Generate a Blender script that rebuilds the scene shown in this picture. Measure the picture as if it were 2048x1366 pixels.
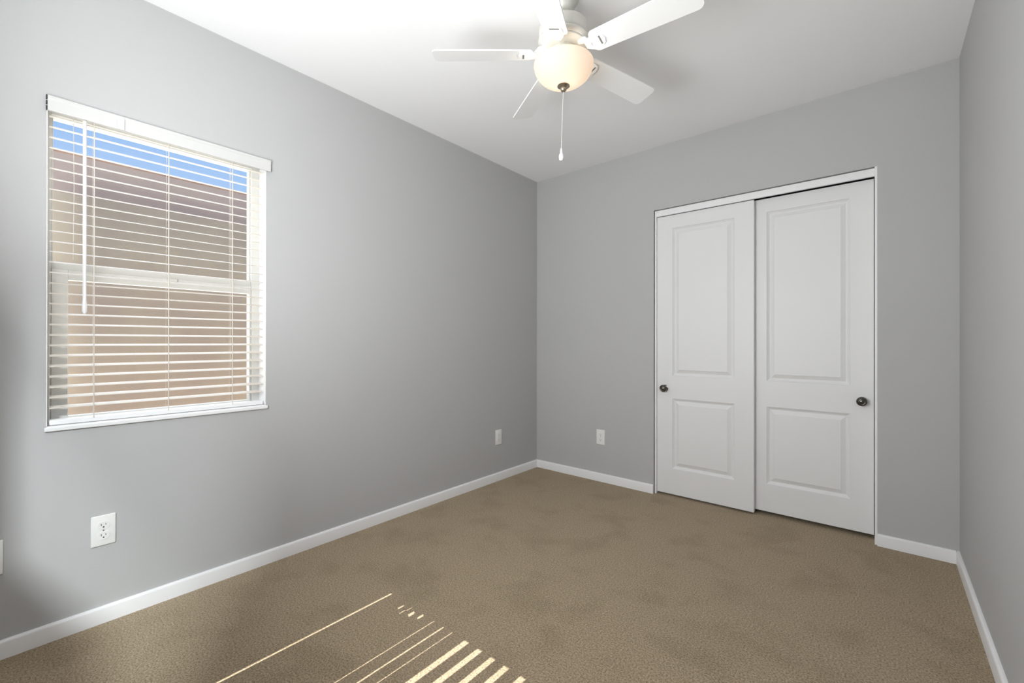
import bpy, bmesh, math, random
from mathutils import Vector, Matrix

random.seed(7)
S = bpy.context.scene
C = S.collection
for o in list(bpy.data.objects):
    bpy.data.objects.remove(o)
PI = math.pi
R = math.radians

# ------------------------------------------------------------------ dimensions
W = 2.5465          # room width (x), left wall x=0
D = 3.25            # room depth, back wall y=0, rear wall y=-D
H = 2.44
T = 0.14            # wall thickness

# ------------------------------------------------------------------ camera
cam_d = bpy.data.cameras.new('camera')
cam = bpy.data.objects.new('camera', cam_d)
C.objects.link(cam)
cam_d.sensor_width = 36.0
cam_d.sensor_fit = 'HORIZONTAL'
cam_d.lens = 873.5 / 2048 * 36.0
cam_d.clip_start = 0.02
cam.location = (2.2637, -2.9973, 1.0665)
cam.rotation_mode = 'XYZ'
cam.rotation_euler = (R(90 + 0.076), R(-0.055), 0.7037)
S.camera = cam

# ------------------------------------------------------------------ view / exposure
S.view_settings.view_transform = 'Standard'
S.view_settings.look = 'None'
S.view_settings.gamma = 1.0
S.view_settings.exposure = 0.0
S.view_settings.use_curve_mapping = False
try:
    S.cycles.use_denoising = True
    S.cycles.max_bounces = 12
    S.cycles.diffuse_bounces = 7
    S.cycles.transparent_max_bounces = 16
    S.cycles.sample_clamp_indirect = 6.0
except Exception:
    pass

# ------------------------------------------------------------------ world sky
world = bpy.data.worlds.new('sky')
S.world = world
world.use_nodes = True
wn = world.node_tree
wn.nodes.clear()
wo = wn.nodes.new('ShaderNodeOutputWorld')
wb = wn.nodes.new('ShaderNodeBackground')
wb.inputs['Strength'].default_value = 1.0
tc = wn.nodes.new('ShaderNodeTexCoord')
sx = wn.nodes.new('ShaderNodeSeparateXYZ')
cr = wn.nodes.new('ShaderNodeValToRGB')
cr.color_ramp.elements[0].position = 0.0
cr.color_ramp.elements[0].color = (0.62, 0.80, 1.0, 1)
cr.color_ramp.elements[1].position = 0.55
cr.color_ramp.elements[1].color = (0.22, 0.45, 0.95, 1)
wn.links.new(tc.outputs['Generated'], sx.inputs[0])
wn.links.new(sx.outputs['Z'], cr.inputs['Fac'])
wn.links.new(cr.outputs['Color'], wb.inputs['Color'])
wn.links.new(wb.outputs['Background'], wo.inputs['Surface'])


def light(name, kind, loc, energy, color, rot=None, **kw):
    d = bpy.data.lights.new(name, kind)
    d.energy = energy
    d.color = color
    for k, v in kw.items():
        setattr(d, k, v)
    o = bpy.data.objects.new(name, d)
    o.location = loc
    if rot is not None:
        o.rotation_euler = rot
    C.objects.link(o)
    return o


def aim(o, v):
    o.rotation_euler = Vector(v).to_track_quat('-Z', 'Y').to_euler()


# sun comes from behind the camera, over the rear window, straight along +y
SUN_EL = R(55.3)
sun = light('sun', 'SUN', (0, -8, 10), 13.0, (1.0, 0.96, 0.91), angle=R(0.12))
aim(sun, (0.0, math.cos(SUN_EL), -math.sin(SUN_EL)))
# daylight entering by the rear window (behind the camera) and by the left window
day1 = light('rear_window_daylight', 'AREA', (1.24, -D + 0.07, 1.36), 54.0, (0.965, 0.985, 1.0), shape='RECTANGLE', size=1.08, size_y=1.0)
aim(day1, (0.05, 1.0, 0.52))
# the bright patch of sky seen obliquely through the rear window from the left wall
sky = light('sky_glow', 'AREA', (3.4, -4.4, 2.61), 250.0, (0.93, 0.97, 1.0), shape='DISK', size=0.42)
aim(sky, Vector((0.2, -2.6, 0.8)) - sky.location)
day2 = light('side_window_daylight', 'AREA', (-0.22, -2.52, 1.40), 6.0, (0.965, 0.985, 1.0), shape='RECTANGLE', size=0.8, size_y=1.2)
aim(day2, (1, 0, -0.05))


# ------------------------------------------------------------------ materials
def mat(name, color, rough=0.6, metal=0.0, spec=0.4, bump=None, noise=None):
    """bump=(scale,strength,distance); noise=(scale, colour2, detail)"""
    m = bpy.data.materials.new(name)
    m.use_nodes = True
    nt = m.node_tree
    b = nt.nodes['Principled BSDF']
    b.inputs['Base Color'].default_value = (*color, 1)
    b.inputs['Roughness'].default_value = rough
    b.inputs['Metallic'].default_value = metal
    b.inputs['Specular IOR Level'].default_value = spec
    t = nt.nodes.new('ShaderNodeTexCoord')
    if noise:
        n = nt.nodes.new('ShaderNodeTexNoise')
        n.inputs['Scale'].default_value = noise[0]
        n.inputs['Detail'].default_value = noise[2] if len(noise) > 2 else 3
        r = nt.nodes.new('ShaderNodeValToRGB')
        r.color_ramp.elements[0].position = 0.35
        r.color_ramp.elements[1].position = 0.65
        r.color_ramp.elements[0].color = (*color, 1)
        r.color_ramp.elements[1].color = (*noise[1], 1)
        nt.links.new(t.outputs['Object'], n.inputs['Vector'])
        nt.links.new(n.outputs['Fac'], r.inputs['Fac'])
        nt.links.new(r.outputs['Color'], b.inputs['Base Color'])
    if bump:
        n2 = nt.nodes.new('ShaderNodeTexNoise')
        n2.inputs['Scale'].default_value = bump[0]
        n2.inputs['Detail'].default_value = 2
        bp = nt.nodes.new('ShaderNodeBump')
        bp.inputs['Strength'].default_value = bump[1]
        bp.inputs['Distance'].default_value = bump[2]
        nt.links.new(t.outputs['Object'], n2.inputs['Vector'])
        nt.links.new(n2.outputs['Fac'], bp.inputs['Height'])
        nt.links.new(bp.outputs['Normal'], b.inputs['Normal'])
    return m


M_wall = mat('grey_wall_paint', (0.475, 0.475, 0.475), 0.75, spec=0.25, bump=(90, 0.12, 0.002), noise=(1.2, (0.485, 0.485, 0.485)))
M_ceil = mat('ceiling_paint', (0.89, 0.89, 0.89), 0.85, spec=0.15, bump=(80, 0.12, 0.002), noise=(1.0, (0.90, 0.90, 0.90)))
M_trim = mat('white_trim_paint', (0.84, 0.84, 0.845), 0.35, noise=(3, (0.85, 0.85, 0.855)))
M_door = mat('white_door_paint', (0.76, 0.76, 0.76), 0.45, bump=(160, 0.05, 0.001), noise=(3, (0.77, 0.77, 0.77)))
M_vinyl = mat('white_vinyl', (0.64, 0.64, 0.61), 0.35, noise=(6, (0.65, 0.65, 0.62)))
M_slat = mat('cream_slat', (0.68, 0.63, 0.565), 0.4, noise=(4, (0.69, 0.64, 0.575)))
M_valance = mat('white_valance', (0.60, 0.60, 0.585), 0.4, noise=(4, (0.61, 0.61, 0.595)))
M_plate = mat('white_plastic', (0.82, 0.82, 0.80), 0.3, noise=(8, (0.83, 0.83, 0.81)))
M_dark = mat('dark_slot', (0.03, 0.03, 0.03), 0.6, noise=(8, (0.035, 0.035, 0.035)))
M_screw = mat('screw_metal', (0.55, 0.55, 0.52), 0.35, 1.0, noise=(50, (0.6, 0.6, 0.58)))
M_nickel = mat('dark_nickel', (0.12, 0.115, 0.105), 0.2, 1.0, noise=(30, (0.15, 0.145, 0.13)))
M_fanw = mat('fan_white', (0.90, 0.90, 0.89), 0.4, noise=(5, (0.91, 0.91, 0.90)))
M_slot = mat('bracket_slot', (0.16, 0.155, 0.15), 0.6, noise=(20, (0.18, 0.175, 0.17)))
M_fann = mat('brushed_pale_metal', (0.66, 0.65, 0.60), 0.45, 0.25, noise=(12, (0.70, 0.69, 0.65)))
M_finial = mat('finial_metal', (0.35, 0.30, 0.24), 0.3, 0.9, noise=(40, (0.40, 0.35, 0.28)))
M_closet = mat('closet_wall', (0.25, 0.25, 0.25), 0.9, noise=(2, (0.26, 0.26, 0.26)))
M_stucco = mat('tan_stucco', (0.52, 0.41, 0.31), 0.95, spec=0.1, bump=(45, 0.4, 0.01), noise=(1.6, (0.60, 0.49, 0.345), 6))
M_fascia = mat('red_brown_fascia', (0.48, 0.36, 0.305), 0.9, spec=0.1, noise=(2.0, (0.53, 0.40, 0.325), 5))
M_tile = mat('clay_roof', (0.40, 0.22, 0.15), 0.85, noise=(6, (0.5, 0.3, 0.2)))
M_ground = mat('sandy_gravel', (0.60, 0.50, 0.40), 0.95, spec=0.1, bump=(60, 0.5, 0.02), noise=(12, (0.5, 0.42, 0.34), 6))


def carpet_mat():
    m = bpy.data.materials.new('brown_carpet')
    m.use_nodes = True
    nt = m.node_tree
    b = nt.nodes['Principled BSDF']
    b.inputs['Roughness'].default_value = 1.0
    b.inputs['Specular IOR Level'].default_value = 0.05
    b.inputs['Sheen Weight'].default_value = 0.25
    b.inputs['Sheen Roughness'].default_value = 0.6
    b.inputs['Sheen Tint'].default_value = (0.9, 0.8, 0.65, 1)
    t = nt.nodes.new('ShaderNodeTexCoord')

    def noise(scale, detail, rough=0.5, dist=0.0):
        n = nt.nodes.new('ShaderNodeTexNoise')
        n.inputs['Scale'].default_value = scale
        n.inputs['Detail'].default_value = detail
        n.inputs['Roughness'].default_value = rough
        n.inputs['Distortion'].default_value = dist
        nt.links.new(t.outputs['Object'], n.inputs['Vector'])
        return n
    pile = noise(165, 4, 0.85)
    r1 = nt.nodes.new('ShaderNodeValToRGB')
    r1.color_ramp.elements[0].position = 0.36
    r1.color_ramp.elements[0].color = (0.112, 0.081, 0.046, 1)
    r1.color_ramp.elements[1].position = 0.64
    r1.color_ramp.elements[1].color = (0.53, 0.415, 0.285, 1)
    nt.links.new(pile.outputs['Fac'], r1.inputs['Fac'])
    patch = noise(4.2, 3, 0.55, 0.2)       # trodden and brushed patches of the pile
    r2 = nt.nodes.new('ShaderNodeValToRGB')
    r2.color_ramp.elements[0].position = 0.34
    r2.color_ramp.elements[0].color = (0.86, 0.85, 0.82, 1)
    r2.color_ramp.elements[1].position = 0.50
    r2.color_ramp.elements[1].color = (1, 1, 1, 1)
    nt.links.new(patch.outputs['Fac'], r2.inputs['Fac'])
    mx = nt.nodes.new('ShaderNodeMix')
    mx.data_type = 'RGBA'
    mx.blend_type = 'MULTIPLY'
    mx.inputs[0].default_value = 1.0
    nt.links.new(r1.outputs['Color'], mx.inputs[6])
    nt.links.new(r2.outputs['Color'], mx.inputs[7])
    nt.links.new(mx.outputs[2], b.inputs['Base Color'])
    n2 = noise(200, 3, 0.8)
    bp = nt.nodes.new('ShaderNodeBump')
    bp.inputs['Strength'].default_value = 0.7
    bp.inputs['Distance'].default_value = 0.004
    nt.links.new(n2.outputs['Fac'], bp.inputs['Height'])
    nt.links.new(bp.outputs['Normal'], b.inputs['Normal'])
    return m


M_carpet = carpet_mat()


def glass_mat():
    m = bpy.data.materials.new('window_glass')
    m.use_nodes = True
    nt = m.node_tree
    nt.nodes.clear()
    o = nt.nodes.new('ShaderNodeOutputMaterial')
    mx = nt.nodes.new('ShaderNodeMixShader')
    tr = nt.nodes.new('ShaderNodeBsdfTransparent')
    tr.inputs[0].default_value = (0.97, 0.985, 0.98, 1)
    gl = nt.nodes.new('ShaderNodeBsdfGlossy')
    gl.inputs['Roughness'].default_value = 0.02
    lw = nt.nodes.new('ShaderNodeLayerWeight')
    lw.inputs['Blend'].default_value = 0.5
    pw = nt.nodes.new('ShaderNodeMath')
    pw.operation = 'POWER'
    pw.inputs[1].default_value = 5.0
    ma = nt.nodes.new('ShaderNodeMath')
    ma.operation = 'MULTIPLY_ADD'
    ma.inputs[1].default_value = 0.6
    ma.inputs[2].default_value = 0.025
    nt.links.new(lw.outputs['Facing'], pw.inputs[0])
    nt.links.new(pw.outputs[0], ma.inputs[0])
    nt.links.new(ma.outputs[0], mx.inputs[0])
    nt.links.new(tr.outputs[0], mx.inputs[1])
    nt.links.new(gl.outputs[0], mx.inputs[2])
    nt.links.new(mx.outputs[0], o.inputs[0])
    return m


M_glass = glass_mat()


def bowl_mat():
    m = bpy.data.materials.new('lit_alabaster_glass')
    m.use_nodes = True
    nt = m.node_tree
    nt.nodes.clear()
    o = nt.nodes.new('ShaderNodeOutputMaterial')
    t = nt.nodes.new('ShaderNodeTexCoord')
    n = nt.nodes.new('ShaderNodeTexNoise')
    n.inputs['Scale'].default_value = 7
    n.inputs['Detail'].default_value = 2
    r = nt.nodes.new('ShaderNodeValToRGB')
    r.color_ramp.elements[0].position = 0.3
    r.color_ramp.elements[0].color = (1.0, 0.74, 0.52, 1)
    r.color_ramp.elements[1].position = 0.7
    r.color_ramp.elements[1].color = (1.0, 0.84, 0.66, 1)
    nt.links.new(t.outputs['Object'], n.inputs['Vector'])
    nt.links.new(n.outputs['Fac'], r.inputs['Fac'])
    em = nt.nodes.new('ShaderNodeEmission')
    em.inputs['Strength'].default_value = 0.42
    tl = nt.nodes.new('ShaderNodeBsdfTranslucent')
    df = nt.nodes.new('ShaderNodeBsdfDiffuse')
    m1 = nt.nodes.new('ShaderNodeMixShader')
    m1.inputs[0].default_value = 0.5
    ad = nt.nodes.new('ShaderNodeAddShader')
    nt.links.new(r.outputs['Color'], em.inputs['Color'])
    tl.inputs['Color'].default_value = (0.110, 0.082, 0.062, 1)     # dense alabaster lets little through
    df.inputs['Color'].default_value = (0.80, 0.74, 0.66, 1)
    nt.links.new(tl.outputs[0], m1.inputs[1])
    nt.links.new(df.outputs[0], m1.inputs[2])
    nt.links.new(m1.outputs[0], ad.inputs[0])
    nt.links.new(em.outputs[0], ad.inputs[1])
    nt.links.new(ad.outputs[0], o.inputs[0])
    return m


M_bowl = bowl_mat()


# ------------------------------------------------------------------ mesh helpers
def add_box(bm, x0, x1, y0, y1, z0, z1, bevel=0.0, seg=2, M=None):
    g = bmesh.ops.create_cube(bm, size=1.0)
    vs = g['verts']
    sx_, sy_, sz_ = abs(x1 - x0), abs(y1 - y0), abs(z1 - z0)
    for v in vs:
        v.co = Vector((v.co.x * sx_ + (x0 + x1) / 2, v.co.y * sy_ + (y0 + y1) / 2, v.co.z * sz_ + (z0 + z1) / 2))
    new = set(vs)
    if bevel > 0:
        es = list({e for v in vs for e in v.link_edges})
        res = bmesh.ops.bevel(bm, geom=es, offset=bevel, segments=seg, profile=0.5, affect='EDGES')
        new = set(res['verts']) | {v for v in vs if v.is_valid}
    if M is not None:
        for v in new:
            v.co = M @ v.co
    return new


def add_lathe(bm, prof, n=48, center=(0, 0, 0), cap0=False, cap1=False, M=None):
    """prof: list of (radius, z)"""
    rings = []
    for r, z in prof:
        if r < 1e-6:
            rings.append([bm.verts.new((center[0], center[1], center[2] + z))])
        else:
            rings.append([bm.verts.new((center[0] + r * math.cos(2 * PI * i / n), center[1] + r * math.sin(2 * PI * i / n), center[2] + z)) for i in range(n)])
    for a, b in zip(rings, rings[1:]):
        for i in range(n):
            j = (i + 1) % n
            if len(a) == 1 and len(b) == 1:
                continue
            if len(a) == 1:
                bm.faces.new((a[0], b[j], b[i]))
            elif len(b) == 1:
                bm.faces.new((a[i], a[j], b[0]))
            else:
                bm.faces.new((a[i], a[j], b[j], b[i]))
    if cap0 and len(rings[0]) > 1:
        bm.faces.new(rings[0][::-1])
    if cap1 and len(rings[-1]) > 1:
        bm.faces.new(rings[-1])
    if M is not None:
        for rr in rings:
            for v in rr:
                v.co = M @ v.co


def add_tube(bm, pts, r, n=8):
    pts = [Vector(p) for p in pts]
    rings = []
    for i, p in enumerate(pts):
        d = (pts[min(i + 1, len(pts) - 1)] - pts[max(i - 1, 0)]).normalized()
        ref = Vector((0, 0, 1)) if abs(d.z) < 0.9 else Vector((1, 0, 0))
        a = d.cross(ref).normalized()
        b = d.cross(a)
        rr = r[i] if isinstance(r, (list, tuple)) else r
        rings.append([bm.verts.new(p + a * rr * math.cos(2 * PI * k / n) + b * rr * math.sin(2 * PI * k / n)) for k in range(n)])
    for a, b in zip(rings, rings[1:]):
        for i in range(n):
            j = (i + 1) % n
            bm.faces.new((a[i], a[j], b[j], b[i]))
    bm.faces.new(rings[0][::-1])
    bm.faces.new(rings[-1])


def add_prism(bm, outline, h0, h1, M=None):
    """outline: list of (x,y); extruded from z=h0 to h1"""
    a = [bm.verts.new((x, y, h0)) for x, y in outline]
    b = [bm.verts.new((x, y, h1)) for x, y in outline]
    n = len(a)
    bm.faces.new(a[::-1])
    bm.faces.new(b)
    for i in range(n):
        j = (i + 1) % n
        bm.faces.new((a[i], a[j], b[j], b[i]))
    if M is not None:
        for v in a + b:
            v.co = M @ v.co


def obj(name, bm, material, parent=None, smooth=False, angle=None):
    bmesh.ops.recalc_face_normals(bm, faces=bm.faces)
    me = bpy.data.meshes.new(name)
    bm.to_mesh(me)
    bm.free()
    me.materials.append(material)
    if smooth:
        for p in me.polygons:
            p.use_smooth = True
        if angle:
            try:
                me.set_sharp_from_angle(angle=R(angle))
            except Exception:
                pass
    o = bpy.data.objects.new(name, me)
    C.objects.link(o)
    if parent is not None:
        o.parent = parent
    return o


def tag(o, label=None, cat=None, group=None, kind=None):
    if label:
        o['label'] = label
    if cat:
        o['category'] = cat
    if group:
        o['group'] = group
    if kind:
        o['kind'] = kind
    return o


def empty(name, loc=(0, 0, 0), rz=0.0):
    o = bpy.data.objects.new(name, None)
    o.empty_display_size = 0.05
    o.location = loc
    o.rotation_euler = (0, 0, rz)
    C.objects.link(o)
    return o


def N():
    return bmesh.new()


def wall_hole(bm, axis, p0, p1, a0, a1, z0, z1, ha0, ha1, hz0, hz1):
    """slab between p0,p1 on `axis` spanning a0..a1, z0..z1 with one rectangular hole"""
    As = [a0, ha0, ha1, a1]
    Zs = [z0, hz0, hz1, z1]

    def P(p, a, z):
        return (p, a, z) if axis == 'x' else (a, p, z)
    V = {}
    for k, p in enumerate((p0, p1)):
        for i, a in enumerate(As):
            for j, z in enumerate(Zs):
                V[k, i, j] = bm.verts.new(P(p, a, z))

    def q(*k):
        bm.faces.new([V[x] for x in k])
    for k in (0, 1):
        for i in range(3):
            for j in range(3):
                if i == 1 and j == 1:
                    continue
                if i == 1 and j == 0 and abs(hz0 - z0) < 1e-6:
                    continue
                q((k, i, j), (k, i + 1, j), (k, i + 1, j + 1), (k, i, j + 1))
    low = abs(hz0 - z0) < 1e-6
    # hole rim
    q((0, 1, 1), (1, 1, 1), (1, 1, 2), (0, 1, 2))
    q((0, 2, 1), (1, 2, 1), (1, 2, 2), (0, 2, 2))
    q((0, 1, 2), (1, 1, 2), (1, 2, 2), (0, 2, 2))
    if not low:
        q((0, 1, 1), (1, 1, 1), (1, 2, 1), (0, 2, 1))
    # outer rim
    for i in range(3):
        if not (low and i == 1):
            q((0, i, 0), (1, i, 0), (1, i + 1, 0), (0, i + 1, 0))
        q((0, i, 3), (1, i, 3), (1, i + 1, 3), (0, i + 1, 3))
    for j in range(3):
        if low and j == 0:
            continue
        q((0, 0, j), (1, 0, j), (1, 0, j + 1), (0, 0, j + 1))
        q((0, 3, j), (1, 3, j), (1, 3, j + 1), (0, 3, j + 1))


def struct(name, bm, m, label=None, cat=None, **k):
    o = obj(name, bm, m, **k)
    return tag(o, label, cat, kind='structure')


# ------------------------------------------------------------------ room shell
CX0, CX1, CZ = 1.0316, 2.2426, 1.996          # closet opening
WY0, WY1, WZ0, WZ1 = -2.886, -2.160, 0.753, 1.937   # left window opening
RX0, RX1, RZ0, RZ1 = 0.672, 1.80, 0.77, 2.130       # rear window opening
CD = 0.75                                           # closet depth

bm = N()
add_box(bm, -T, W + T, -D - T, CD + T, -0.12, 0.0)
struct('floor', bm, M_carpet, 'short pile brown carpet covering the whole room floor', 'carpet')
bm = N()
add_box(bm, -T, W + T, -D - T, CD + T, H, H + 0.12)
struct('ceiling', bm, M_ceil, 'pale grey flat ceiling carrying the fan', 'ceiling')

bm = N()
wall_hole(bm, 'x', 0.0, -T, -D, 0.0, 0, H, WY0, WY1, WZ0, WZ1)
struct('wall_left', bm, M_wall, 'grey painted wall with the window', 'wall')
bm = N()
wall_hole(bm, 'y', 0.0, 0.12, -T, W + T, 0, H, CX0, CX1, 0.0, CZ)
struct('wall_back', bm, M_wall, 'grey painted wall with the closet opening', 'wall')
bm = N()
add_box(bm, W, W + T, -D - T, 0, 0, H)
struct('wall_right', bm, M_wall, 'grey painted plain wall at the right edge', 'wall')
bm = N()
wall_hole(bm, 'y', -D, -D - T, -T, W, 0, H, RX0, RX1, RZ0, RZ1)
struct('wall_rear', bm, M_wall, 'grey painted wall behind the viewpoint', 'wall')
# closet shell
bm = N()
add_box(bm, 0.75, 0.80, 0.12, CD, 0, H)
add_box(bm, W - 0.05, W, 0.12, CD, 0, H)
add_box(bm, 0.75, W, CD, CD + 0.05, 0, H)
struct('wall_closet', bm, M_closet, 'dim inside walls of the closet', 'wall')


# baseboards: profile with an eased top
BH, BT = 0.062, 0.013


def baseboard(name, p, q, nrm, label):
    """p,q: ends on the wall line; nrm: direction into the room"""
    bm = N()
    p = Vector((*p, 0)); q = Vector((*q, 0)); n = Vector((*nrm, 0))
    prof = [(0, 0), (BT, 0), (BT, BH - 0.009), (BT - 0.0015, BH - 0.004), (BT - 0.005, BH - 0.001), (BT - 0.008, BH), (0, BH)]
    rr = []
    for e in (p, q):
        rr.append([bm.verts.new(e + n * a + Vector((0, 0, z))) for a, z in prof])
    k = len(prof)
    for i in range(k):
        j = (i + 1) % k
        bm.faces.new((rr[0][i], rr[0][j], rr[1][j], rr[1][i]))
    bm.faces.new(rr[0]); bm.faces.new(rr[1])
    return struct(name, bm, M_trim, label, 'baseboard', smooth=True, angle=40)


baseboard('baseboard_left', (0, -D), (0, 0), (1, 0), 'white baseboard along the window wall')
baseboard('baseboard_back', (BT, 0), (CX0, 0), (0, -1), 'white baseboard left of the closet doors')
baseboard('baseboard_back_right', (CX1, 0), (W - BT, 0), (0, -1), 'short white baseboard right of the closet doors')
baseboard('baseboard_right', (W, -D), (W, 0), (-1, 0), 'white baseboard along the plain right wall')
baseboard('baseboard_rear', (BT, -D), (W - BT, -D), (0, 1), 'white baseboard behind the viewpoint')

# ------------------------------------------------------------------ closet trim
JT = 0.011
bm = N()
add_box(bm, CX0 + JT, CX1 - JT, 0.012, 0.026, 1.950, CZ - 0.004, 0.0015)
struct('trim_1', bm, M_trim, 'white header board over the closet doors', 'trim')
bm = N()
add_box(bm, CX0 + 0.004, CX0 + JT + 0.004, 0.010, 0.118, 0.0, CZ - 0.004, 0.001)
struct('trim_2', bm, M_trim, 'white jamb at the left of the closet opening', 'trim')
bm = N()
add_box(bm, CX1 - JT, CX1, 0.0005, 0.118, 0.0, CZ, 0.001)
struct('trim_3', bm, M_trim, 'white jamb at the right of the closet opening', 'trim')
bm = N()
add_box(bm, CX0 + JT + 0.004, CX1 - JT, 0.026, 0.118, CZ - 0.020, CZ - 0.004)
struct('trim_4', bm, M_trim, 'sliding track board inside the closet head', 'trim')


# ------------------------------------------------------------------ closet doors
def panel_door(bm, w, h, t, px0, px1, zs):
    """front face at y=0 looking to -y, back at y=t. zs: [(z0,z1),(z2,z3)]"""
    X = [0, px0, px1, w]
    Z = [0, zs[0][0], zs[0][1], zs[1][0], zs[1][1], h]
    vc = {}

    def v(x, y, z):
        k = (round(x, 5), round(y, 5), round(z, 5))
        if k not in vc:
            vc[k] = bm.verts.new((x, y, z))
        return vc[k]

    def rect(x0, x1, z0, z1, y):
        return [v(x0, y, z0), v(x1, y, z0), v(x1, y, z1), v(x0, y, z1)]
    for i in range(3):
        for j in range(5):
            x0, x1, z0, z1 = X[i], X[i + 1], Z[j], Z[j + 1]
            if i == 1 and j in (1, 3):
                prof = [(0, 0), (0.0020, 0.0040), (0.013, 0.0120), (0.016, 0.0130), (0.019, 0.0130), (0.040, 0.0035), (0.0415, 0.0020)]
                rs = [rect(x0 + a, x1 - a, z0 + a, z1 - a, d) for a, d in prof]
                for a, b in zip(rs, rs[1:]):
                    for k in range(4):
                        l = (k + 1) % 4
                        bm.faces.new((a[k], a[l], b[l], b[k]))
                bm.faces.new(rs[-1])
            else:
                bm.faces.new(rect(x0, x1, z0, z1, 0))
    # back + edges
    bm.faces.new(rect(0, w, 0, h, t)[::-1])
    bot = [v(x, 0, 0) for x in X]; top = [v(x, 0, h) for x in X]
    lef = [v(0, 0, z) for z in Z]; rig = [v(w, 0, z) for z in Z]
    bm.faces.new(bot + [v(w, t, 0), v(0, t, 0)])
    bm.faces.new(top + [v(w, t, h), v(0, t, h)])
    bm.faces.new(lef + [v(0, t, h), v(0, t, 0)])
    bm.faces.new(rig + [v(w, t, h), v(w, t, 0)])


def knob(parent, x, z):
    bm = N()
    prof = [(0.0, 0.0), (0.0225, 0.0), (0.0235, 0.002), (0.0225, 0.0045), (0.012, 0.007), (0.0085, 0.010), (0.0085, 0.020), (0.013, 0.024), (0.020, 0.028), (0.0245, 0.034), (0.0245, 0.038), (0.022, 0.043), (0.016, 0.0465), (0.0145, 0.0455), (0.0125, 0.0455), (0.011, 0.047), (0.0, 0.048)]
    Mx = Matrix.Translation((x, 0, z)) @ Matrix.Rotation(R(90), 4, 'X')
    add_lathe(bm, prof, 32, M=Mx)
    o = obj('door_knob', bm, M_nickel, parent, smooth=True, angle=50)
    o['label'] = 'dark nickel knob'
    return o


dw, dt = 0.6100, 0.035
d1 = empty('door_1', (1.0460, 0.030, 0.014))
tag(d1, 'left white two panel closet door, sliding in front', 'door', kind='structure')
bm = N()
panel_door(bm, dw, 1.934, dt, 0.108, 0.500, [(0.178, 0.662), (0.820, 1.843)])
obj('door_panel', bm, M_door, d1)
knob(d1, 0.0545, 0.732)
d2 = empty('door_2', (1.6175, 0.072, 0.025))
tag(d2, 'right white two panel closet door, sliding behind', 'door', kind='structure')
bm = N()
panel_door(bm, dw, 1.928, dt, 0.101, 0.508, [(0.170, 0.645), (0.803, 1.845)])
obj('door_panel', bm, M_door, d2)
knob(d2, 0.560, 0.720)

# ------------------------------------------------------------------ left window
win = empty('window_1', (-0.10, (WY0 + WY1) / 2, WZ0))
tag(win, 'white vinyl single hung window behind the blind', 'window', kind='structure')
wy, wz = win.location.y, win.location.z
wx = win.location.x


def wbox(bm, x0, x1, y0, y1, z0, z1, b=0.0015):
    add_box(bm, x0 - wx, x1 - wx, y0 - wy, y1 - wy, z0 - wz, z1 - wz, b)


GY0, GY1 = -2.8655, -2.2005        # upper glass
bm = N()
wbox(bm, -0.139, -0.082, WY0 + 0.0005, GY0 - 0.004, WZ0 + 0.001, WZ1 - 0.001)
wbox(bm, -0.139, -0.082, GY1 + 0.004, WY1 - 0.0005, WZ0 + 0.001, WZ1 - 0.001)
wbox(bm, -0.139, -0.082, GY0 - 0.004, GY1 + 0.004, 1.910, WZ1 - 0.001)
wbox(bm, -0.139, -0.082, GY0 - 0.004, GY1 + 0.004, WZ0 + 0.001, 0.762)
obj('window_frame', bm, M_vinyl, win)
bm = N()   # upper sash outline and meeting rail
wbox(bm, -0.128, -0.100, GY0 - 0.004, GY0 + 0.002, 1.36, 1.910, 0.001)
wbox(bm, -0.128, -0.100, GY1 - 0.002, GY1 + 0.004, 1.36, 1.910, 0.001)
wbox(bm, -0.128, -0.100, GY0 + 0.002, GY1 - 0.002, 1.902, 1.910, 0.001)
wbox(bm, -0.128, -0.092, GY0 - 0.004, GY1 + 0.004, 1.338, 1.362)
obj('upper_sash', bm, M_vinyl, win)
bm = N()   # lower sash
wbox(bm, -0.118, -0.084, GY0 - 0.003, -2.8246, 0.763, 1.338)
wbox(bm, -0.118, -0.084, -2.2055, GY1 + 0.003, 0.763, 1.338)
wbox(bm, -0.118, -0.084, -2.8246, -2.2055, 1.300, 1.338)
wbox(bm, -0.118, -0.084, -2.8246, -2.2055, 0.763, 0.785)
obj('lower_sash', bm, M_vinyl, win)
bm = N()
wbox(bm, -0.116, -0.112, GY0 + 0.001, GY1 - 0.001, 1.361, 1.903, 0)
obj('upper_glass', bm, M_glass, win)
bm = N()
wbox(bm, -0.104, -0.100, -2.8250, -2.2050, 0.784, 1.301, 0)
obj('lower_glass', bm, M_glass, win)
bm = N()
wbox(bm, -0.084, -0.076, -2.54, -2.49, 1.325, 1.338, 0.002)
obj('sash_lock', bm, M_vinyl, win)
# white lining of the opening and the slim stool at its foot
bm = N()
wbox(bm, -0.0815, 0.0, WY1 - 0.0035, WY1 - 0.0003, WZ0 + 0.012, WZ1 - 0.003, 0.0008)
wbox(bm, -0.0815, 0.0, WY0 + 0.0003, WY0 + 0.0035, WZ0 + 0.012, WZ1 - 0.003, 0.0008)
wbox(bm, -0.0815, 0.0, WY0 + 0.0003, WY1 - 0.0003, WZ1 - 0.003, WZ1 - 0.0003, 0.0008)
obj('jamb_lining', bm, M_trim, win)
bm = N()
wbox(bm, -0.0815, 0.004, WY0 + 0.0004, WY1 - 0.0004, WZ0 + 0.0005, WZ0 + 0.011, 0.001)
wbox(bm, 0.0006, 0.010, WY0 - 0.004, WY1 + 0.006, WZ0 - 0.007, WZ0 + 0.008, 0.003)
obj('window_sill', bm, M_trim, win)

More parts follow.
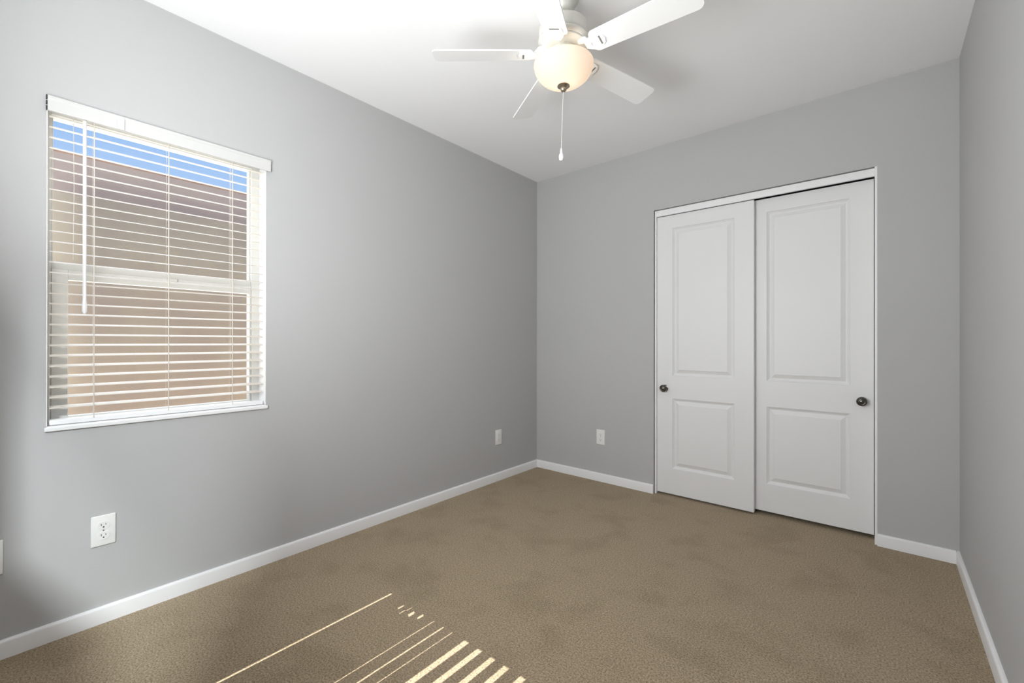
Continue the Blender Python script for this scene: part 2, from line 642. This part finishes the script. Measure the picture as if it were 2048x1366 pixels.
# ------------------------------------------------------------------ horizontal blind
bl = empty('window_blind', (-0.03, (WY0 + WY1) / 2, WZ1))
tag(bl, 'white horizontal slatted blind, lowered and open, in front of the window', 'blind')
bx, by, bz = bl.location


def bbox(bm, x0, x1, y0, y1, z0, z1, b=0.001):
    add_box(bm, x0 - bx, x1 - bx, y0 - by, y1 - by, z0 - bz, z1 - bz, b)


BY0, BY1 = WY0 + 0.009, WY1 - 0.009
bm = N()
# valance: shaped board with a small ogee at the top, returns at both ends
prof = [(0.004, 1.888), (0.011, 1.888), (0.012, 1.891), (0.0115, 1.926), (0.014, 1.931), (0.0145, 1.940), (0.012, 1.936), (0.004, 1.936)]
rr = []
for y in (-2.8835, -2.1440):
    rr.append([bm.verts.new((x - bx, y - by, z - bz)) for x, z in prof])
for i in range(len(prof)):
    j = (i + 1) % len(prof)
    bm.faces.new((rr[0][i], rr[0][j], rr[1][j], rr[1][i]))
bm.faces.new(rr[0]); bm.faces.new(rr[1])
obj('valance', bm, M_valance, bl)
bm = N()
for z0, z1 in ((1.889, 1.903), (1.909, 1.921), (1.927, 1.941)):
    bbox(bm, 0.0005, 0.012, -2.8875, -2.8838, z0, z1, 0.0008)
o = obj('valance_end_clip', bm, M_dark, bl)
o['label'] = 'dark clip at the left end of the valance'
bm = N()
bbox(bm, 0.012, 0.0165, -2.700, -2.678, 1.887, 1.936, 0.001)
obj('valance_clip', bm, M_valance, bl)
bm = N()
bbox(bm, -0.052, -0.004, BY0, BY1, 1.907, 1.9335)
obj('headrail', bm, M_valance, bl)


def slat_mesh(bm, w=0.035, th=0.0018, crown=0.0018, tilt=11.0, n=6):
    c, s = math.cos(R(tilt)), math.sin(R(tilt))
    pts = []
    for k in range(n + 1):
        u = -w / 2 + w * k / n
        z = crown * (1 - (2 * u / w) ** 2)
        pts.append((u, z))
    loop = pts + [(u, z - th) for u, z in reversed(pts)]
    ends = []
    for y in (BY0 - by, BY1 - by):
        ends.append([bm.verts.new((u * c + z * s, y, -u * s + z * c)) for u, z in loop])
    m_ = len(loop)
    for i in range(m_):
        j = (i + 1) % m_
        bm.faces.new((ends[0][i], ends[0][j], ends[1][j], ends[1][i]))
    bm.faces.new(ends[0]); bm.faces.new(ends[1])


PITCH = 0.0376
ZTOP = 1.882
NS = 29
bm = N()
slat_mesh(bm)
s0 = obj('slat', bm, M_slat, bl, smooth=True, angle=45)
s0.location = (0, 0, ZTOP - bz)
for k in range(1, NS):
    s = s0.copy()
    C.objects.link(s)
    s.parent = bl
    s.location = (0, 0, ZTOP - k * PITCH - bz)
    s.rotation_euler = (R(random.uniform(-0.05, 0.05)), R(random.uniform(-0.8, 0.8)), 0)
bm = N()
bbox(bm, -0.050, -0.010, BY0, BY1, 0.7655, 0.784, 0.004)
obj('bottom_rail', bm, M_trim, bl)
for yy in (-2.7612, -2.5350, -2.3000):
    bm = N()
    for xx in (-0.0085, -0.0515):
        add_tube(bm, [(xx - bx, yy - by, 1.908 - bz), (xx - bx, yy - by, 0.780 - bz)], 0.0017 if xx > -0.02 else 0.0005, 6)
    for k in range(NS):
        z = ZTOP - k * PITCH - 0.003 - bz
        add_tube(bm, [(-0.0085 - bx, yy - by, z - 0.003), (-0.0515 - bx, yy - by, z + 0.003)], 0.0006, 4)
    obj('ladder_cord', bm, M_slat, bl)
for yy, zb, xx in ((-2.8135, 1.375, -0.056), (-2.2935, 0.95, -0.056)):
    bm = N()
    add_tube(bm, [(xx - bx, yy - by, 1.908 - bz), (xx - bx, yy + 0.002 - by, (1.9 + zb) / 2 - bz), (xx - bx, yy - by, zb - bz)], 0.0009, 6)
    obj('lift_cord', bm, M_slat, bl)
# tilt wand with its hook and tip
wd = empty('tilt_wand', (0, 0, 0))
wd.parent = bl
wY = -2.7895
bm = N()
add_tube(bm, [(0.017 - bx, wY - by, 1.880 - bz), (0.0175 - bx, wY - by, 1.52 - bz), (0.017 - bx, wY - by, 1.21 - bz)], 0.0052, 6)
add_tube(bm, [(0.017 - bx, wY - by, 1.222 - bz), (0.017 - bx, wY - by, 1.200 - bz), (0.017 - bx, wY - by, 1.178 - bz), (0.017 - bx, wY - by, 1.170 - bz)], [0.0052, 0.0072, 0.0072, 0.004], 8)
rod = obj('wand_rod', bm, M_trim, wd, smooth=True, angle=50)
bm = N()
add_tube(bm, [(-0.006 - bx, wY - by, 1.904 - bz), (0.006 - bx, wY - by, 1.886 - bz), (0.016 - bx, wY - by, 1.886 - bz), (0.018 - bx, wY - by, 1.876 - bz)], 0.0016, 6)
obj('wand_hook', bm, M_screw, wd)


# ------------------------------------------------------------------ wall outlets
def make_outlet():
    r = empty('wall_outlet')
    bm = N()
    # built facing +x at the origin
    a, b = 0.0572, 0.035
    add_box(bm, 0.0003, 0.0062, -b, b, -a, a, 0.0028, 3)
    obj('cover_plate', bm, M_plate, r, smooth=True, angle=45)
    for s in (1, -1):
        zc = s * 0.0195
        bm = N()
        pts = []
        for i in range(32):
            t = 2 * PI * i / 32
            y = max(-0.0172, min(0.0172, 0.0172 * math.cos(t) * 1.02))
            z = max(-0.0140, min(0.0140, 0.0172 * math.sin(t)))
            pts.append((y, z))
        Mx = Matrix(((0, 0, 1, 0), (1, 0, 0, 0), (0, 1, 0, 0), (0, 0, 0, 1)))
        add_prism(bm, [(y, z + zc) for y, z in pts], 0.0055, 0.0078, Mx)
        f = obj('socket_face', bm, M_plate, r)
        bm = N()
        add_box(bm, 0.0074, 0.0080, -0.0075, -0.0055, zc - 0.001, zc + 0.007)
        add_box(bm, 0.0074, 0.0080, 0.0055, 0.0072, zc + 0.000, zc + 0.0065)
        add_lathe(bm, [(0, 0), (0.0026, 0)], 12, M=Matrix.Translation((0.00795, 0, zc - 0.0065)) @ Matrix.Rotation(R(90), 4, 'Y'))
        g = obj('socket_slots', bm, M_dark, f)
        g['label'] = 'dark slots and earth hole of the socket'
    bm = N()
    add_lathe(bm, [(0, 0.0018), (0.0022, 0.0014), (0.0032, 0)], 14, M=Matrix.Translation((0.0060, 0, 0)) @ Matrix.Rotation(R(90), 4, 'Y'))
    obj('screw', bm, M_screw, r)
    return r


def copy_tree(o, parent=None):
    c = o.copy()
    C.objects.link(c)
    c.parent = parent
    for ch in list(o.children):
        if ch.parent == o:
            copy_tree(ch, c)
    return c


out0 = make_outlet()
spots = [((0, -2.7349, 0.350), 0, 'white duplex wall outlet below the window'),
         ((0, -3.0185, 0.342), 0, 'white wall plate cut by the left edge of the photo, below left of the window'),
         ((0, -0.4920, 0.333), 0, 'small white outlet on the window wall near the room corner'),
         ((0.6155, 0, 0.339), -90, 'white outlet on the back wall between the corner and the closet')]
for i, (p, rz, lab) in enumerate(spots):
    o = out0 if i == 0 else copy_tree(out0)
    o.location = p
    o.rotation_euler = (0, 0, R(rz))
    tag(o, lab, 'outlet', 'wall outlets')

# ------------------------------------------------------------------ ceiling fan
FX, FY = 1.2876, -1.5292
BZ = 2.2193
fan = empty('ceiling_fan', (FX, FY, H))
tag(fan, 'white five blade ceiling fan with a lit frosted glass bowl and pull chain', 'ceiling fan')


def fz(z):
    return z - H


bm = N()
add_lathe(bm, [(0, 0), (0.062, 0), (0.062, -0.004), (0.055, -0.012), (0.046, -0.026), (0.041, -0.040), (0.032, -0.050), (0.022, -0.053), (0, -0.053)], 48)
obj('canopy', bm, M_fann, fan, smooth=True, angle=50)
bm = N()
add_lathe(bm, [(0, -0.052), (0.0125, -0.052), (0.0125, fz(2.350)), (0.022, fz(2.343)), (0.026, fz(2.334)), (0, fz(2.334))], 24)
obj('downrod', bm, M_fann, fan, smooth=True, angle=50)
bm = N()
add_lathe(bm, [(0, fz(2.340)), (0.060, fz(2.340)), (0.084, fz(2.336)), (0.096, fz(2.328)), (0.099, fz(2.318)), (0.099, fz(2.285)), (0.096, fz(2.278)),
               (0.101, fz(2.274)), (0.103, fz(2.268)), (0.099, fz(2.261)), (0.088, fz(2.256)), (0.088, fz(2.250)), (0.080, fz(2.244)), (0.060, fz(2.240)), (0, fz(2.240))], 56)
obj('motor_housing', bm, M_fann, fan, smooth=True, angle=40)
bm = N()
add_lathe(bm, [(0, fz(2.241)), (0.047, fz(2.241)), (0.050, fz(2.236)), (0.050, fz(2.205)), (0.062, fz(2.199)), (0.072, fz(2.192)), (0.072, fz(2.183)), (0.0, fz(2.183))], 40)
for k in range(20):
    a = 2 * PI * k / 20
    add_box(bm, 0.049, 0.0515, -0.003, 0.003, fz(2.212), fz(2.230), 0, M=Matrix.Rotation(a, 4, 'Z'))
obj('switch_housing', bm, M_fann, fan, smooth=True, angle=40)

# blades and their irons
TILT = R(-13.2)
TH = 3.8343


def blade_outline(r0, r1, w0, w1, rc, n=6):
    pts = []

    def corner(cx, cy, a0, r):
        for i in range(n + 1):
            a = a0 + (PI / 2) * i / n
            pts.append((cx + r * math.cos(a), cy + r * math.sin(a)))
    corner(r1 - rc, w1 / 2 - rc, 0, rc)
    corner(r0 + 0.018, w0 / 2 - 0.018, PI / 2, 0.018)
    corner(r0 + 0.018, -w0 / 2 + 0.018, PI, 0.018)
    corner(r1 - rc, -w1 / 2 + rc, 1.5 * PI, rc)
    return pts


for k in range(5):
    a = TH - k * 2 * PI / 5
    Mb = Matrix.Translation((0, 0, fz(BZ))) @ Matrix.Rotation(a, 4, 'Z') @ Matrix.Rotation(TILT, 4, 'X')
    bm = N()
    add_prism(bm, blade_outline(0.125, 0.523, 0.092, 0.109, 0.024), -0.0025, 0.0025, Mb)
    blade = obj('blade', bm, M_fanw, fan)
    # blade iron: arm from the motor, spreading under the blade root
    bm = N()
    Mi = Matrix.Translation((0, 0, fz(BZ))) @ Matrix.Rotation(a, 4, 'Z') @ Matrix.Rotation(TILT, 4, 'X')
    plate = [(0.100, 0.012), (0.112, 0.022), (0.128, 0.030), (0.146, 0.031), (0.164, 0.027), (0.176, 0.016), (0.180, 0.0),
             (0.176, -0.016), (0.164, -0.027), (0.146, -0.031), (0.128, -0.030), (0.112, -0.022), (0.100, -0.012)]
    add_prism(bm, plate, -0.0065, -0.0027, Mi)
    Ma = Matrix.Rotation(a, 4, 'Z')
    arm = [(0.070, 0.0, fz(2.247)), (0.095, 0.0, fz(2.240)), (0.110, 0.0, fz(2.225)), (0.128, 0.0, fz(BZ - 0.004))]
    add_tube(bm, [Ma @ Vector(p) for p in arm], [0.013, 0.012, 0.0105, 0.009], 10)
    obj('blade_iron', bm, M_fanw, fan, smooth=True, angle=35)
    bm = N()   # recess slot seen across the iron
    add_box(bm, 0.158, 0.1645, -0.019, 0.019, -0.0071, -0.0064, 0, M=Mi)
    sl = obj('iron_slot', bm, M_slot, blade)
    sl['label'] = 'dark slot across the blade bracket'

# glass bowl: thin shell open at the top
bm = N()
rim = 2.180
outer = [(0.119, fz(rim)), (0.1195, fz(rim - 0.006))]
for i in range(1, 15):
    t = i / 14 * PI / 2
    outer.append((0.118 * math.cos(t) ** 0.85 if i < 14 else 0.012, fz(rim - 0.008 - 0.076 * math.sin(t) ** 1.15)))
add_lathe(bm, [(0.112, fz(rim + 0.003))] + [(0.117, fz(rim + 0.003))] + outer, 64)
obj('glass_bowl', bm, M_bowl, fan, smooth=True, angle=60)
zb = fz(rim - 0.084)
bm = N()
add_lathe(bm, [(0, zb + 0.004), (0.014, zb + 0.003), (0.024, zb - 0.001), (0.025, zb - 0.004), (0.018, zb - 0.008), (0.012, zb - 0.011), (0.013, zb - 0.015), (0.011, zb - 0.021), (0.005, zb - 0.026), (0, zb - 0.027)], 28)
fin = obj('finial', bm, M_finial, fan, smooth=True, angle=50)
fin['label'] = 'bronze finial under the glass bowl'
ch = empty('pull_chain')
ch.parent = fan
rx, ry = math.cos(0.7037), math.sin(0.7037)
z1, z2 = zb - 0.024, fz(1.842)
off = -0.0085
bm = N()
npt = 14
pts = []
for i in range(npt + 1):
    t = i / npt
    o_ = off * t ** 0.8
    pts.append((rx * o_, ry * o_, z1 + (z2 - z1) * t))
add_tube(bm, pts, 0.0012, 6)
nb = 60
for i in range(nb):
    t = i / nb
    o_ = off * t ** 0.8
    bmesh.ops.create_icosphere(bm, subdivisions=1, radius=0.0019, matrix=Matrix.Translation((rx * o_, ry * o_, z1 + (z2 - z1) * t)))
obj('chain', bm, M_fann, ch, smooth=True)
bm = N()
add_lathe(bm, [(0, z2 + 0.002), (0.0035, z2), (0.0045, z2 - 0.010), (0.0055, z2 - 0.018), (0.0095, z2 - 0.026), (0.0100, z2 - 0.036), (0.0085, z2 - 0.044), (0.004, z2 - 0.047), (0, z2 - 0.0475)], 20, center=(rx * off, ry * off, 0))
obj('chain_fob', bm, M_trim, ch, smooth=True, angle=60)
# the lamp's own light: bulbs inside the open bowl
b1 = light('fan_bulb', 'POINT', (FX, FY, 2.152), 1.7, (1.0, 0.92, 0.84), shadow_soft_size=0.022)
b1.location = b1.location - Vector((FX, FY, H))
b1.parent = fan

# ------------------------------------------------------------------ rear window and its vertical blind (behind the viewpoint)
w2 = empty('window_2', ((RX0 + RX1) / 2, -D - 0.10, RZ0))
tag(w2, 'white framed window behind the viewpoint', 'window', kind='structure')
ox, oy, oz = w2.location


def rbox(bm, x0, x1, y0, y1, z0, z1, b=0.001):
    add_box(bm, x0 - ox, x1 - ox, y0 - oy, y1 - oy, z0 - oz, z1 - oz, b)


bm = N()
fy0, fy1 = -D - 0.13, -D - 0.08
rbox(bm, RX0 + .0005, RX0 + 0.002, fy0, fy1, RZ0 + .001, RZ1 - .001, 0)
rbox(bm, RX1 - 0.045, RX1 - .0005, fy0, fy1, RZ0 + .001, RZ1 - .001)
rbox(bm, RX0 + 0.002, RX1 - 0.045, fy0, fy1, RZ0 + .001, RZ0 + 0.045)
obj('window_frame', bm, M_vinyl, w2)
bm = N()
rbox(bm, RX0 + 0.003, RX1 - 0.046, -D - 0.107, -D - 0.103, RZ0 + 0.046, RZ1 - 0.001, 0)
obj('glass_pane', bm, M_glass, w2)

vb = empty('vertical_blind', ((RX0 + RX1) / 2, -D - 0.05, RZ1))
tag(vb, 'pale vertical blind in the window behind the viewpoint', 'blind')
vx, vy, vz = vb.location
HEADZ = 2.112
bm = N()
add_box(bm, RX0 + 0.001 - vx, RX1 - 0.002 - vx, -0.02, 0.02, HEADZ - vz, -0.001)
obj('headrail', bm, M_valance, vb)
# (x0, x1, z_top): light passes in the gaps between vanes
gaps = [(0.6725, 0.6815, HEADZ, 0),
        (0.955, 0.9585, HEADZ - 0.012, 0), (1.008, 1.0145, HEADZ - 0.012, 0), (1.057, 1.0605, HEADZ - 0.012, 0),
        (1.124, 1.146, HEADZ - 0.010, 0), (1.189, 1.211, HEADZ - 0.010, 0), (1.252, 1.273, HEADZ - 0.010, 0), (1.312, 1.334, HEADZ - 0.010, 0), (1.381, 1.403, HEADZ - 0.010, 0),
        (1.448, 1.470, HEADZ - 0.010, 0), (1.514, 1.536, HEADZ - 0.010, 0), (1.580, 1.602, HEADZ - 0.010, 0)]
edges = []
prev = gaps[0][1]
for g in gaps[1:]:
    edges.append((prev, g[0]))
    prev = g[1]
edges.append((prev, RX1 - 0.002))
notch = [(0.782, 0.790), (0.814, 0.824), (0.848, 0.862), (0.890, 0.901)]
zb_ = RZ0 + 0.01
# the vanes stand turned, open to light from the far right
for (a0, a1) in edges:
    n = max(1, math.ceil((a1 - a0) / 0.074))
    w_ = (a1 - a0) / n
    for i in range(n):
        x0, x1 = a0 + i * w_, a0 + (i + 1) * w_ + (0.003 if i < n - 1 else 0.0)
        phi = R(-25.5)
        xc = (x0 + x1) / 2
        cuts = [(max(c[0], x0), min(c[1], x1)) for c in notch if min(c[1], x1) - max(c[0], x0) > 0.0004]
        zt = HEADZ - 0.0005
        ch_ = math.cos(phi)
        Mv = Matrix.Translation((xc - vx, 0, 0)) @ Matrix.Rotation(phi, 4, 'Z')

        def piece(bm, xa, xb, za, zb2):
            add_box(bm, (xa - xc) / ch_, (xb - xc) / ch_, -0.0005, 0.0005, za - vz, zb2 - vz, M=Mv)
        bm = N()
        if not cuts:
            piece(bm, x0, x1, zb_, zt)
        else:
            piece(bm, x0, x1, zb_, 1.936)
            piece(bm, x0, x1, 1.978, zt)
            xs = [x0]
            for c in cuts:
                xs += [c[0], c[1]]
            xs.append(x1)
            for j in range(0, len(xs), 2):
                if xs[j + 1] - xs[j] > 0.0005:
                    piece(bm, xs[j], xs[j + 1], 1.936, 1.978)
        obj('vane', bm, M_valance, vb)

# ------------------------------------------------------------------ outside
bm = N()
add_box(bm, 1.63, 4.05, -D - T - 0.40, -D - T - 0.001, 1.935, 2.62, 0.01)  # unseen box, added to keep the sky glow off the upper left wall
struct('glow_blocker', bm, M_fascia, 'added unseen box outside beside the rear window, blocking sky light', 'glow_blocker')
NX = -3.0
nh = empty('neighbouring_house', (NX, -2.0, -0.3))
tag(nh, 'tan stucco house with a red brown roof edge beyond the window', 'house')
bm = N()
add_box(bm, -3.0, 0, -9, 9, 0, 2.62)
obj('stucco_wall', bm, M_stucco, nh)
bm = N()
add_box(bm, -3.0, 0.0, -9, 9, 2.62, 2.955)
obj('roof_fascia', bm, M_fascia, nh)
bm = N()
add_box(bm, -2.9, 0.0, -8.9, 8.9, 2.955, 2.975)
obj('flat_roof', bm, M_tile, nh)
bm = N()
add_box(bm, -14, -T - 0.001, -14, 10, -0.42, -0.3)
struct('ground_outside', bm, M_ground, 'sandy ground between the houses', 'ground')
